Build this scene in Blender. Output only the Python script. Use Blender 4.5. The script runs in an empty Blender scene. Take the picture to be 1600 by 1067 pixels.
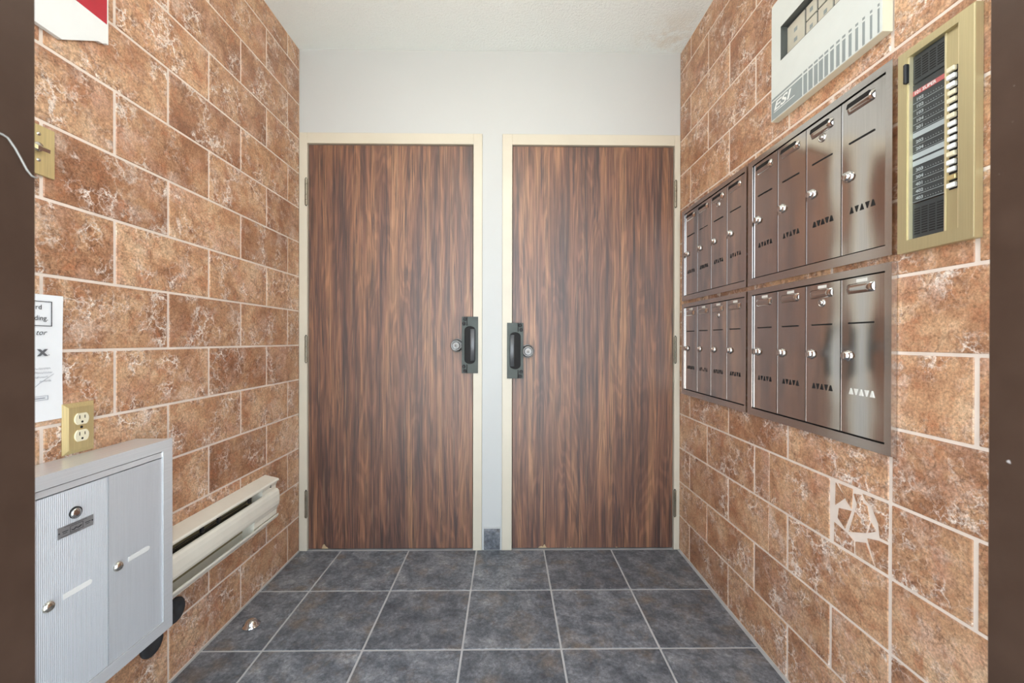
import bpy, bmesh, math, random
from mathutils import Vector, Matrix

random.seed(7)
PI = math.pi
scene = bpy.context.scene
col = scene.collection

# ------------------------------------------------------------------ room size
XL, XR, D, HC = -1.0328, 0.86825, 2.0968, 2.4934   # left wall, right wall, back wall, ceiling
CAM_H = 1.05
Y0 = 0.27                                            # outer face of the street front

# ------------------------------------------------------------------ camera
cam_d = bpy.data.cameras.new('camera')
cam = bpy.data.objects.new('camera', cam_d)
col.objects.link(cam)
scene.camera = cam
yaw, pitch, roll = 0.01188, -0.00271, 0.00194
f = Vector((math.sin(yaw)*math.cos(pitch), math.cos(yaw)*math.cos(pitch), math.sin(pitch)))
r = Vector((math.cos(yaw), -math.sin(yaw), 0))
u = r.cross(f)
r2 = r*math.cos(roll) + u*math.sin(roll)
u2 = u*math.cos(roll) - r*math.sin(roll)
M = Matrix((r2, u2, -f)).transposed().to_4x4()
M.translation = (0, 0, CAM_H)
cam.matrix_world = M
cam_d.sensor_fit = 'HORIZONTAL'
cam_d.sensor_width = 36.0
cam_d.lens = 36.0*654.6/1600
cam_d.clip_start = 0.02
cam_d.dof.use_dof = True
cam_d.dof.focus_distance = 1.6
cam_d.dof.aperture_fstop = 7.0

# ------------------------------------------------------------------ sky, light, exposure
world = bpy.data.worlds.new('overcast_sky')
scene.world = world
world.use_nodes = True
bg = world.node_tree.nodes['Background']
bg.inputs[0].default_value = (0.80, 0.90, 1.0, 1)
bg.inputs[1].default_value = 5.6
sun_d = bpy.data.lights.new('sun', 'SUN')
sun_d.energy = 28.0
sun_d.angle = math.radians(1.0)
sun_d.color = (1.0, 0.95, 0.88)
sun = bpy.data.objects.new('sun', sun_d)
col.objects.link(sun)
sun.rotation_euler = Vector((0.50, -0.16, -0.85)).to_track_quat('-Z', 'Y').to_euler()
LAMP_STRENGTH = 34.0
vs = scene.view_settings
vs.view_transform = 'Standard'
vs.look = 'None'
vs.gamma = 1.0
vs.use_curve_mapping = False
vs.exposure = -0.1

# ------------------------------------------------------------------ material helpers
def new_mat(name):
    m = bpy.data.materials.new(name)
    m.use_nodes = True
    nt = m.node_tree
    b = nt.nodes['Principled BSDF']
    return m, nt, b

def nd(nt, typ, **kw):
    n = nt.nodes.new(typ)
    for k, v in kw.items():
        if k.startswith('i_'):
            n.inputs[int(k[2:])].default_value = v
        else:
            setattr(n, k, v)
    return n

def ramp(nt, fac, stops, interp='LINEAR'):
    n = nt.nodes.new('ShaderNodeValToRGB')
    cr = n.color_ramp
    cr.interpolation = interp
    while len(cr.elements) < len(stops):
        cr.elements.new(0.5)
    for e, (p, c) in zip(cr.elements, stops):
        e.position = p
        e.color = (c[0], c[1], c[2], 1) if hasattr(c, '__len__') else (c, c, c, 1)
    nt.links.new(fac, n.inputs[0])
    return n.outputs[0]

def mix(nt, fac, a, b, mode='MIX'):
    n = nt.nodes.new('ShaderNodeMix')
    n.data_type = 'RGBA'
    n.blend_type = mode
    n.clamp_factor = True
    for s, v in ((n.inputs[0], fac), (n.inputs[6], a), (n.inputs[7], b)):
        if hasattr(v, 'is_linked'):
            nt.links.new(v, s)
        elif hasattr(v, '__len__'):
            s.default_value = (v[0], v[1], v[2], 1)
        else:
            s.default_value = v
    return n.outputs[2]

def math_n(nt, op, a, b=0.5):
    n = nt.nodes.new('ShaderNodeMath')
    n.operation = op
    for s, v in ((n.inputs[0], a), (n.inputs[1], b)):
        if hasattr(v, 'is_linked'):
            nt.links.new(v, s)
        else:
            s.default_value = v
    return n.outputs[0]

def noise(nt, vec, scale, detail=4, rough=0.55, dist=0.0):
    n = nt.nodes.new('ShaderNodeTexNoise')
    n.inputs['Scale'].default_value = scale
    n.inputs['Detail'].default_value = detail
    n.inputs['Roughness'].default_value = rough
    n.inputs['Distortion'].default_value = dist
    nt.links.new(vec, n.inputs['Vector'])
    return n

def obj_coords(nt, scale=(1, 1, 1), rand=True, amount=40.0):
    tc = nt.nodes.new('ShaderNodeTexCoord')
    mp = nt.nodes.new('ShaderNodeMapping')
    mp.inputs['Scale'].default_value = scale
    nt.links.new(tc.outputs['Object'], mp.inputs[0])
    out = mp.outputs[0]
    rnd = None
    if rand:
        oi = nt.nodes.new('ShaderNodeObjectInfo')
        rnd = oi.outputs['Random']
        sc = nt.nodes.new('ShaderNodeVectorMath')
        sc.operation = 'SCALE'
        sc.inputs[0].default_value = (1.0, 0.73, 0.57)
        mul = math_n(nt, 'MULTIPLY', rnd, amount)
        nt.links.new(mul, sc.inputs['Scale'])
        ad = nt.nodes.new('ShaderNodeVectorMath')
        ad.operation = 'ADD'
        nt.links.new(out, ad.inputs[0])
        nt.links.new(sc.outputs[0], ad.inputs[1])
        out = ad.outputs[0]
    return out, rnd

def bump(nt, b, height, strength, dist=0.001):
    n = nt.nodes.new('ShaderNodeBump')
    n.inputs['Strength'].default_value = strength
    n.inputs['Distance'].default_value = dist
    nt.links.new(height, n.inputs['Height'])
    nt.links.new(n.outputs[0], b.inputs['Normal'])

def plain(name, c, rough=0.5, metal=0.0, spec=0.5, var=0.06, scale=18, bmp=0.0):
    """paint, plastic or metal with a faint procedural unevenness"""
    m, nt, b = new_mat(name)
    v, _ = obj_coords(nt, rand=False)
    n = noise(nt, v, scale, 5)
    lo = tuple(x*(1-var) for x in c)
    hi = tuple(min(1, x*(1+var)) for x in c)
    nt.links.new(ramp(nt, n.outputs[0], [(0.3, lo), (0.7, hi)]), b.inputs['Base Color'])
    b.inputs['Roughness'].default_value = rough
    b.inputs['Metallic'].default_value = metal
    b.inputs['Specular IOR Level'].default_value = spec
    if bmp:
        n2 = noise(nt, v, scale*8, 3)
        bump(nt, b, n2.outputs[0], bmp, 0.001)
    return m

def mat_marble():
    m, nt, b = new_mat('rust_marble_tile')
    v, rnd = obj_coords(nt)
    def warped(sc, amt, det=4, rg=0.6):
        w = noise(nt, v, sc, det, rg)
        q = nt.nodes.new('ShaderNodeVectorMath'); q.operation = 'SCALE'
        nt.links.new(w.outputs['Color'], q.inputs[0]); q.inputs['Scale'].default_value = amt
        a = nt.nodes.new('ShaderNodeVectorMath'); a.operation = 'ADD'
        nt.links.new(v, a.inputs[0]); nt.links.new(q.outputs[0], a.inputs[1])
        return a.outputs[0]
    vw = warped(14, 0.06)
    v2 = warped(24, 0.075, 5, 0.65)
    v3 = warped(60, 0.03, 4, 0.7)
    shift = math_n(nt, 'MULTIPLY_ADD', rnd, 0.11)
    shift.node.inputs[2].default_value = -0.055
    big = noise(nt, vw, 7, 10, 0.72, 0.3)
    fac = math_n(nt, 'ADD', big.outputs[0], shift)
    base = ramp(nt, fac, [(0.30, (0.23, 0.100, 0.046)), (0.42, (0.355, 0.178, 0.088)),
                          (0.52, (0.475, 0.272, 0.142)), (0.62, (0.57, 0.370, 0.215)),
                          (0.76, (0.63, 0.465, 0.305))])
    # rusty blotches, pinkish and ochre clouds
    rust = noise(nt, vw, 19, 9, 0.72, 0.4)
    base = mix(nt, ramp(nt, rust.outputs[0], [(0.50, 0.0), (0.66, 0.80)]), base, (0.385, 0.148, 0.060))
    pink = noise(nt, v, 10, 6, 0.6)
    base = mix(nt, ramp(nt, pink.outputs[0], [(0.52, 0.0), (0.70, 0.55)]), base, (0.56, 0.335, 0.235))
    # dark mottling in tangled threads
    mot = noise(nt, v3, 42, 10, 0.80, 0.8)
    mm = noise(nt, v, 9, 5, 0.6)
    mk = math_n(nt, 'MULTIPLY', ramp(nt, mot.outputs[0], [(0.50, 0.0), (0.57, 0.95)]), ramp(nt, mm.outputs[0], [(0.40, 0.15), (0.60, 1.0)]))
    base = mix(nt, mk, base, (0.19, 0.082, 0.038))
    # pale lilac-white clouds
    cl = noise(nt, v2, 10, 9, 0.74, 0.4)
    base = mix(nt, ramp(nt, cl.outputs[0], [(0.55, 0.0), (0.72, 0.75)]), base, (0.66, 0.53, 0.44))
    # white veins, thin and broken, in patches
    pm = noise(nt, v, 9, 4, 0.6)
    for sc, wd, lo, st in ((13, 0.045, 0.50, 0.95), (30, 0.05, 0.47, 0.6)):
        vo = nt.nodes.new('ShaderNodeTexVoronoi'); vo.feature = 'DISTANCE_TO_EDGE'
        vo.inputs['Scale'].default_value = sc
        nt.links.new(v2, vo.inputs['Vector'])
        vein = ramp(nt, vo.outputs['Distance'], [(0.0, 1.0), (wd*0.5, 0.5), (wd, 0.0)])
        vm = math_n(nt, 'MULTIPLY', vein, ramp(nt, pm.outputs[0], [(lo, 0.0), (lo+0.12, st)]))
        base = mix(nt, vm, base, (0.80, 0.71, 0.63))
    # dark hairlines and pits
    vd = nt.nodes.new('ShaderNodeTexVoronoi'); vd.feature = 'DISTANCE_TO_EDGE'
    vd.inputs['Scale'].default_value = 22
    nt.links.new(v3, vd.inputs['Vector'])
    pd = noise(nt, v, 12, 4, 0.6)
    hd = math_n(nt, 'MULTIPLY', ramp(nt, vd.outputs['Distance'], [(0.0, 0.9), (0.05, 0.0)]),
                ramp(nt, pd.outputs[0], [(0.47, 0.0), (0.58, 0.75)]))
    base = mix(nt, hd, base, (0.16, 0.078, 0.040))
    fine = noise(nt, v, 170, 6, 0.8)
    base = mix(nt, 0.9, base, ramp(nt, fine.outputs[0], [(0.32, 0.36), (0.5, 1.0), (0.68, 1.5)]), 'MULTIPLY')
    hs = nt.nodes.new('ShaderNodeHueSaturation')
    nt.links.new(base, hs.inputs['Color'])
    hs.inputs['Saturation'].default_value = 0.96
    hs.inputs['Hue'].default_value = 0.497
    vv = math_n(nt, 'MULTIPLY_ADD', rnd, 0.14)
    vv.node.inputs[2].default_value = 1.06
    nt.links.new(vv, hs.inputs['Value'])
    nt.links.new(hs.outputs[0], b.inputs['Base Color'])
    b.inputs['Roughness'].default_value = 0.40
    b.inputs['Specular IOR Level'].default_value = 0.45
    bump(nt, b, fine.outputs[0], 0.25, 0.0008)
    return m

def mat_wood():
    m, nt, b = new_mat('rosewood_laminate')
    v, rnd = obj_coords(nt, rand=True, amount=3.0)
    def sv(s):
        mp = nt.nodes.new('ShaderNodeMapping'); mp.inputs['Scale'].default_value = s
        nt.links.new(v, mp.inputs[0]); return mp.outputs[0]
    band = noise(nt, sv((1, 1, 0.045)), 27, 3, 0.55, 0.4)
    base = ramp(nt, band.outputs[0], [(0.32, (0.074, 0.035, 0.028)), (0.44, (0.160, 0.068, 0.042)),
                                      (0.55, (0.232, 0.100, 0.054)), (0.68, (0.325, 0.155, 0.077))])
    # cathedral grain: contour rings of a stretched height field
    hf = noise(nt, sv((1, 1, 0.11)), 8, 2, 0.45, 0.2)
    ring = math_n(nt, 'SINE', math_n(nt, 'MULTIPLY', hf.outputs[0], 120.0), 0)
    rg = ramp(nt, ring, [(0.0, 0.62), (0.35, 0.92), (1.0, 1.2)])
    base = mix(nt, 0.5, base, rg, 'MULTIPLY')
    dk = noise(nt, sv((1, 1, 0.03)), 68, 5, 0.66, 0.5)
    base = mix(nt, ramp(nt, dk.outputs[0], [(0.53, 0.0), (0.60, 0.72)]), base, (0.045, 0.024, 0.022))
    st = noise(nt, sv((1, 1, 0.016)), 230, 4, 0.65, 0.3)
    base = mix(nt, 0.9, base, ramp(nt, st.outputs[0], [(0.32, 0.36), (0.5, 0.97), (0.68, 1.5)]), 'MULTIPLY')
    pale = noise(nt, sv((1, 1, 0.03)), 95, 3, 0.6)
    base = mix(nt, ramp(nt, pale.outputs[0], [(0.60, 0.0), (0.70, 0.35)]), base, (0.38, 0.23, 0.14))
    # chipped laminate along the bottom edge shows the pale core
    tc = nt.nodes.new('ShaderNodeTexCoord')
    sp = nt.nodes.new('ShaderNodeSeparateXYZ'); nt.links.new(tc.outputs['Object'], sp.inputs[0])
    mpx = nt.nodes.new('ShaderNodeMapping'); mpx.inputs['Scale'].default_value = (1, 1, 0.0)
    nt.links.new(v, mpx.inputs[0])
    chip = noise(nt, mpx.outputs[0], 11, 3, 0.6)
    lim = math_n(nt, 'MULTIPLY', math_n(nt, 'SUBTRACT', chip.outputs[0], 0.60), 0.22)
    msk = math_n(nt, 'LESS_THAN', sp.outputs[2], lim)
    base = mix(nt, msk, base, (0.52, 0.38, 0.22))
    nt.links.new(base, b.inputs['Base Color'])
    b.inputs['Roughness'].default_value = 0.45
    b.inputs['Specular IOR Level'].default_value = 0.9
    bump(nt, b, st.outputs[0], 0.15, 0.0006)
    return m

def mat_slate():
    m, nt, b = new_mat('slate_look_floor_tile')
    v, rnd = obj_coords(nt)
    n1 = noise(nt, v, 13, 10, 0.74, 0.25)
    base = ramp(nt, n1.outputs[0], [(0.30, (0.062, 0.070, 0.084)), (0.45, (0.126, 0.138, 0.158)),
                                    (0.57, (0.212, 0.224, 0.246)), (0.72, (0.37, 0.378, 0.392))])
    n2 = noise(nt, v, 9, 7, 0.68, 0.4)
    base = mix(nt, ramp(nt, n2.outputs[0], [(0.52, 0.0), (0.68, 0.75)]), base, (0.205, 0.165, 0.130))
    n3 = noise(nt, v, 75, 8, 0.8, 0.3)
    base = mix(nt, 0.85, base, ramp(nt, n3.outputs[0], [(0.30, 0.38), (0.5, 0.95), (0.70, 1.8)]), 'MULTIPLY')
    n4 = noise(nt, v, 30, 5, 0.7, 1.5)
    base = mix(nt, ramp(nt, n4.outputs[0], [(0.66, 0.0), (0.74, 0.5)]), base, (0.30, 0.31, 0.32))
    hs = nt.nodes.new('ShaderNodeHueSaturation'); nt.links.new(base, hs.inputs['Color'])
    nt.links.new(math_n(nt, 'MULTIPLY_ADD', rnd, 0.3), hs.inputs['Value'])
    hs.inputs['Value'].links[0].from_node.inputs[2].default_value = 0.86
    nt.links.new(hs.outputs[0], b.inputs['Base Color'])
    b.inputs['Roughness'].default_value = 0.46
    b.inputs['Specular IOR Level'].default_value = 0.45
    bump(nt, b, n1.outputs[0], 0.5, 0.004)
    return m

def mat_brushed(name, c, rough, stretch=(1, 1, 0.02), amount=0.12, bstr=0.04, metal=1.0):
    m, nt, b = new_mat(name)
    v, _ = obj_coords(nt, stretch, rand=False)
    n = noise(nt, v, 420, 3, 0.6)
    lo = tuple(x*(1-amount) for x in c); hi = tuple(min(1, x*(1+amount)) for x in c)
    nt.links.new(ramp(nt, n.outputs[0], [(0.3, lo), (0.7, hi)]), b.inputs['Base Color'])
    b.inputs['Metallic'].default_value = metal
    b.inputs['Roughness'].default_value = rough
    if bstr:
        bump(nt, b, n.outputs[0], bstr, 0.0005)
    return m

def mat_ceiling():
    m, nt, b = new_mat('stippled_ceiling_paint')
    v, _ = obj_coords(nt, rand=False)
    n = noise(nt, v, 95, 5, 0.7)
    base = mix(nt, 0.0, (0.885, 0.93, 0.91), (0.885, 0.93, 0.91))
    # old water stain in the far right corner, world = object coordinates here
    tc = nt.nodes.new('ShaderNodeTexCoord')
    d1 = nt.nodes.new('ShaderNodeVectorMath'); d1.operation = 'DISTANCE'
    nt.links.new(tc.outputs['Object'], d1.inputs[0]); d1.inputs[1].default_value = (0.78, 2.0, HC)
    s = noise(nt, v, 9, 5, 0.65)
    near = ramp(nt, d1.outputs['Value'], [(0.04, 0.7), (0.20, 0.0)])
    fac = math_n(nt, 'MULTIPLY', near, ramp(nt, s.outputs[0], [(0.45, 0.0), (0.62, 0.75)]))
    base = mix(nt, fac, base, (0.74, 0.66, 0.54))
    nt.links.new(base, b.inputs['Base Color'])
    b.inputs['Roughness'].default_value = 0.95
    b.inputs['Specular IOR Level'].default_value = 0.1
    bump(nt, b, n.outputs[0], 0.9, 0.006)
    return m

def mat_bronze():
    m, nt, b = new_mat('dark_bronze_aluminium')
    v, _ = obj_coords(nt, rand=False)
    n = noise(nt, v, 26, 4)
    base = ramp(nt, n.outputs[0], [(0.3, (0.042, 0.024, 0.016)), (0.7, (0.054, 0.032, 0.022))])
    sp = noise(nt, v, 75, 2, 0.5)
    base = mix(nt, ramp(nt, sp.outputs[0], [(0.76, 0.0), (0.79, 0.8)]), base, (0.45, 0.43, 0.42))
    nt.links.new(base, b.inputs['Base Color'])
    b.inputs['Metallic'].default_value = 0.2
    b.inputs['Roughness'].default_value = 0.42
    b.inputs['Specular IOR Level'].default_value = 0.3
    return m

def mat_glass():
    m = bpy.data.materials.new('clear_window_glass')
    m.use_nodes = True
    nt = m.node_tree
    nt.nodes.clear()
    out = nt.nodes.new('ShaderNodeOutputMaterial')
    tr = nt.nodes.new('ShaderNodeBsdfTransparent'); tr.inputs[0].default_value = (0.93, 0.96, 0.95, 1)
    gl = nt.nodes.new('ShaderNodeBsdfGlossy'); gl.inputs['Roughness'].default_value = 0.02
    fr = nt.nodes.new('ShaderNodeFresnel'); fr.inputs[0].default_value = 1.45
    mx = nt.nodes.new('ShaderNodeMixShader')
    nt.links.new(fr.outputs[0], mx.inputs[0]); nt.links.new(tr.outputs[0], mx.inputs[1]); nt.links.new(gl.outputs[0], mx.inputs[2])
    nt.links.new(mx.outputs[0], out.inputs[0])
    return m

def mat_emit(name, c, s):
    m, nt, b = new_mat(name)
    b.inputs['Base Color'].default_value = (0.8, 0.8, 0.78, 1)
    b.inputs['Emission Color'].default_value = (*c, 1)
    b.inputs['Emission Strength'].default_value = s
    return m

MARBLE = mat_marble()
WOOD = mat_wood()
SLATE = mat_slate()
GROUT = plain('pinkish_white_grout', (0.77, 0.66, 0.575), 0.9, var=0.08, scale=14, bmp=0.3)
GROUT_F = plain('grey_floor_grout', (0.50, 0.50, 0.50), 0.9, var=0.12, scale=14, bmp=0.3)
WALLPAINT = plain('matt_white_wall_paint', (0.535, 0.54, 0.53), 0.55, var=0.015, scale=3)
CREAM = plain('cream_gloss_enamel', (0.615, 0.56, 0.455), 0.35, var=0.03, scale=6)
HEATER = plain('cream_heater_enamel', (0.84, 0.80, 0.69), 0.35, var=0.03)
CEIL = mat_ceiling()
STEEL = mat_brushed('brushed_stainless_steel', (0.60, 0.575, 0.555), 0.115, (1, 1, 0.02), 0.06, 0.03)
STEEL_TRIM = mat_brushed('stainless_frame', (0.60, 0.575, 0.555), 0.20, (1, 0.02, 1), 0.06, 0.03)
CHROME = plain('polished_chrome', (0.70, 0.69, 0.675), 0.16, 1.0, var=0.03)
SATIN = plain('satin_chrome_knob', (0.27, 0.265, 0.26), 0.27, 1.0, var=0.04)
ALU = mat_brushed('satin_aluminium', (0.66, 0.68, 0.715), 0.42, (1, 1, 0.02), 0.04, 0.03, 0.40)
ALU_TRIM = mat_brushed('aluminium_frame', (0.72, 0.735, 0.755), 0.24, (1, 0.02, 1), 0.04, 0.02, 0.38)
BRASS = mat_brushed('brushed_brass', (0.78, 0.64, 0.33), 0.36, (1, 1, 0.03), 0.08, 0.03, 0.7)
GOLD = mat_brushed('gold_anodised_aluminium', (0.555, 0.485, 0.285), 0.42, (1, 1, 0.02), 0.05, 0.02, 0.65)
GOLD_LIP = plain('pale_gold_lip', (0.80, 0.72, 0.48), 0.35, 0.6)
GUN = plain('gunmetal_latch_steel', (0.055, 0.062, 0.056), 0.45, 0.5, var=0.15)
BLACK = plain('black_plastic', (0.014, 0.014, 0.015), 0.45)
DARK = plain('dark_slot', (0.008, 0.007, 0.007), 0.8)
RUBBER = plain('black_rubber', (0.030, 0.031, 0.034), 0.65)
HINGE = plain('old_hinge_steel', (0.30, 0.28, 0.22), 0.4, 0.9, var=0.15)
IVORY = plain('ivory_plastic', (0.80, 0.73, 0.54), 0.4)
WHITE = plain('white_plastic', (0.82, 0.82, 0.80), 0.4)
PAPER = plain('white_paper', (0.83, 0.84, 0.86), 0.85, var=0.02)
INK = plain('black_ink', (0.03, 0.03, 0.035), 0.8)
PEN = plain('grey_pen_ink', (0.30, 0.31, 0.36), 0.8)
RED = plain('red_sign_print', (0.46, 0.018, 0.035), 0.4)
PANEL = plain('pale_grey_panel_paint', (0.66, 0.70, 0.675), 0.4, var=0.02)
PANEL_SIDE = plain('cream_panel_body', (0.74, 0.71, 0.56), 0.45, var=0.03)
PRINT = plain('grey_panel_print', (0.27, 0.31, 0.31), 0.5)
PRINT_W = plain('white_panel_print', (0.80, 0.83, 0.81), 0.5)
WINDOW_BACK = plain('dark_grey_window_recess', (0.085, 0.09, 0.085), 0.5)
CARD = plain('cream_zone_card', (0.55, 0.53, 0.44), 0.6)
GREYCARD = plain('grey_blank_strip', (0.40, 0.45, 0.46), 0.4)
BOARD = plain('dark_grey_directory_board', (0.040, 0.046, 0.048), 0.4)
REDSTRIP = plain('red_directory_strip', (0.50, 0.13, 0.13), 0.4)
PLATE = plain('grey_metal_nameplate', (0.42, 0.43, 0.45), 0.35, 0.7)
STICKER = plain('pale_label_sticker', (0.72, 0.71, 0.66), 0.6)
BRONZE = mat_bronze()
GLASS = mat_glass()
CONCRETE = plain('pale_concrete_paving', (0.46, 0.46, 0.45), 0.9, var=0.12, scale=4, bmp=0.3)
FIN = plain('dark_heater_fins', (0.16, 0.14, 0.11), 0.5, 0.6)
FLAME = plain('tan_heater_interior', (0.30, 0.25, 0.13), 0.6)
WIRE = plain('pale_thin_wire', (0.30, 0.30, 0.28), 0.5)
GLOBE = mat_emit('lit_opal_glass', (1.0, 0.91, 0.77), LAMP_STRENGTH)

# ------------------------------------------------------------------ geometry helpers
# every builder works in frame coordinates (a, b, o): along the surface, up, out of it
FR = {'R': lambda a, b, o: Vector((XR-o, a, b)),
      'L': lambda a, b, o: Vector((XL+o, a, b)),
      'B': lambda a, b, o: Vector((a, D-o, b)),
      'W': lambda a, b, o: Vector((a, b, o))}
SGN = {'R': -1, 'L': 1, 'B': 1, 'W': 1}              # which way reading direction runs along a

class MB:
    def __init__(s, frame='W', origin=(0, 0, 0)):
        s.T = FR[frame]; s.fr = frame; s.o = Vector(origin); s.bm = bmesh.new()
    def p(s, a, b, o):
        return s.T(a, b, o) - s.o
    def box(s, a, b, o, bev=0.0, seg=1):
        vs = [s.bm.verts.new(s.p(x, y, z)) for x in a for y in b for z in o]
        idx = ((0, 1, 3, 2), (4, 6, 7, 5), (0, 4, 5, 1), (2, 3, 7, 6), (0, 2, 6, 4), (1, 5, 7, 3))
        fs = [s.bm.faces.new([vs[i] for i in q]) for q in idx]
        bmesh.ops.recalc_face_normals(s.bm, faces=fs)
        if bev:
            es = list({e for q in fs for e in q.edges})
            bmesh.ops.bevel(s.bm, geom=es, offset=bev, segments=seg, profile=0.7, affect='EDGES', clamp_overlap=True)
        return s
    def prism(s, poly, o0, o1, inset=0.0):
        """polygon in (a,b) pulled from o0 to o1; the front edge may step in by inset"""
        ca = sum(q[0] for q in poly)/len(poly); cb = sum(q[1] for q in poly)/len(poly)
        def ins(q):
            if not inset: return q
            d = math.hypot(q[0]-ca, q[1]-cb) or 1
            k = max(0, 1-inset*1.4/d)
            return (ca+(q[0]-ca)*k, cb+(q[1]-cb)*k)
        lo = [s.bm.verts.new(s.p(q[0], q[1], o0)) for q in poly]
        hi = [s.bm.verts.new(s.p(*ins(q), o1)) for q in poly]
        n = len(poly)
        fs = [s.bm.faces.new(lo), s.bm.faces.new(hi)]
        for i in range(n):
            fs.append(s.bm.faces.new((lo[i], lo[(i+1) % n], hi[(i+1) % n], hi[i])))
        bmesh.ops.recalc_face_normals(s.bm, faces=fs)
        return s
    def profile(s, prof, a0, a1):
        """closed (o,b) outline swept along a"""
        A = [s.bm.verts.new(s.p(a0, q[1], q[0])) for q in prof]
        B = [s.bm.verts.new(s.p(a1, q[1], q[0])) for q in prof]
        n = len(prof)
        fs = [s.bm.faces.new(A), s.bm.faces.new(B)]
        for i in range(n):
            fs.append(s.bm.faces.new((A[i], A[(i+1) % n], B[(i+1) % n], B[i])))
        bmesh.ops.recalc_face_normals(s.bm, faces=fs)
        return s
    def lathe(s, a, b, prof, seg=20):
        """(radius, o) outline turned about an axis square to the surface"""
        rings = []
        for rad, o in prof:
            if rad < 1e-6:
                rings.append([s.bm.verts.new(s.p(a, b, o))])
            else:
                rings.append([s.bm.verts.new(s.p(a+rad*math.cos(2*PI*i/seg), b+rad*math.sin(2*PI*i/seg), o)) for i in range(seg)])
        fs = []
        for q, w in zip(rings, rings[1:]):
            for i in range(seg):
                j = (i+1) % seg
                if len(q) == 1 and len(w) == 1: continue
                if len(q) == 1: fs.append(s.bm.faces.new((q[0], w[i], w[j])))
                elif len(w) == 1: fs.append(s.bm.faces.new((q[i], q[j], w[0])))
                else: fs.append(s.bm.faces.new((q[i], q[j], w[j], w[i])))
        for q in (rings[0], rings[-1]):
            if len(q) > 1: fs.append(s.bm.faces.new(q))
        bmesh.ops.recalc_face_normals(s.bm, faces=fs)
        for q in fs: q.smooth = len(q.verts) < 5
        return s
    def tube(s, pts, rad, seg=6):
        P = [s.p(*q) for q in pts]
        rings = []
        for i, c in enumerate(P):
            t = (P[min(i+1, len(P)-1)] - P[max(i-1, 0)]).normalized()
            x = t.orthogonal().normalized() if i == 0 else (px - t*px.dot(t)).normalized()
            px = x
            y = t.cross(x)
            rings.append([s.bm.verts.new(c + (x*math.cos(2*PI*k/seg) + y*math.sin(2*PI*k/seg))*rad) for k in range(seg)])
        fs = []
        for q, w in zip(rings, rings[1:]):
            for k in range(seg):
                fs.append(s.bm.faces.new((q[k], q[(k+1) % seg], w[(k+1) % seg], w[k])))
        fs += [s.bm.faces.new(rings[0]), s.bm.faces.new(rings[-1])]
        bmesh.ops.recalc_face_normals(s.bm, faces=fs)
        for q in fs: q.smooth = True
        return s
    def text(s, txt, a, b, o, size, shear=0.0, bold=0.0, align='LEFT', stretch=1.0):
        """raised flat lettering starting (or ending) at a,b"""
        c = bpy.data.curves.new('lettering', 'FONT')
        c.body = txt; c.size = size; c.shear = shear; c.offset = bold; c.align_x = align
        c.resolution_u = 3
        ob = bpy.data.objects.new('lettering', c)
        me = bpy.data.meshes.new_from_object(ob)
        k = SGN[s.fr]
        base = len(s.bm.verts)
        vs = [s.bm.verts.new(s.p(a + k*v.co.x*stretch, b + v.co.y, o)) for v in me.vertices]
        for q in me.polygons:
            try: s.bm.faces.new([vs[i] for i in q.vertices])
            except ValueError: pass
        bpy.data.objects.remove(ob); bpy.data.curves.remove(c); bpy.data.meshes.remove(me)
        return s
    def grid(s, a, b, na, nb, fn):
        V = [[s.bm.verts.new(s.p(a[0]+(a[1]-a[0])*i/na, b[0]+(b[1]-b[0])*j/nb, fn(i/na, j/nb))) for j in range(nb+1)] for i in range(na+1)]
        fs = [s.bm.faces.new((V[i][j], V[i+1][j], V[i+1][j+1], V[i][j+1])) for i in range(na) for j in range(nb)]
        bmesh.ops.recalc_face_normals(s.bm, faces=fs)
        out = s.T(0, 0, 1) - s.T(0, 0, 0)
        if fs and fs[0].normal.dot(out) < 0:
            bmesh.ops.reverse_faces(s.bm, faces=fs)
        for q in fs: q.smooth = True
        return s
    def build(s, name, m, parent=None, loc=None):
        me = bpy.data.meshes.new(name)
        s.bm.to_mesh(me); s.bm.free()
        me.materials.append(m)
        ob = bpy.data.objects.new(name, me)
        col.objects.link(ob)
        if parent: ob.parent = parent
        if loc is not None: ob.location = loc
        return ob

def tag(o, label=None, cat=None, group=None, kind=None):
    if label: o['label'] = label
    if cat: o['category'] = cat
    if group: o['group'] = group
    if kind: o['kind'] = kind
    return o

def empty(name, loc, label, cat, group=None, kind=None):
    e = bpy.data.objects.new(name, None)
    e.empty_display_size = 0.05
    e.location = loc
    col.objects.link(e)
    return tag(e, label, cat, group, kind)

def copy_tree(o, parent=None, loc=None):
    c = o.copy()
    col.objects.link(c)
    c.parent = parent
    if loc is not None: c.location = loc
    for ch in list(o.children):
        copy_tree(ch, c)
    return c

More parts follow.
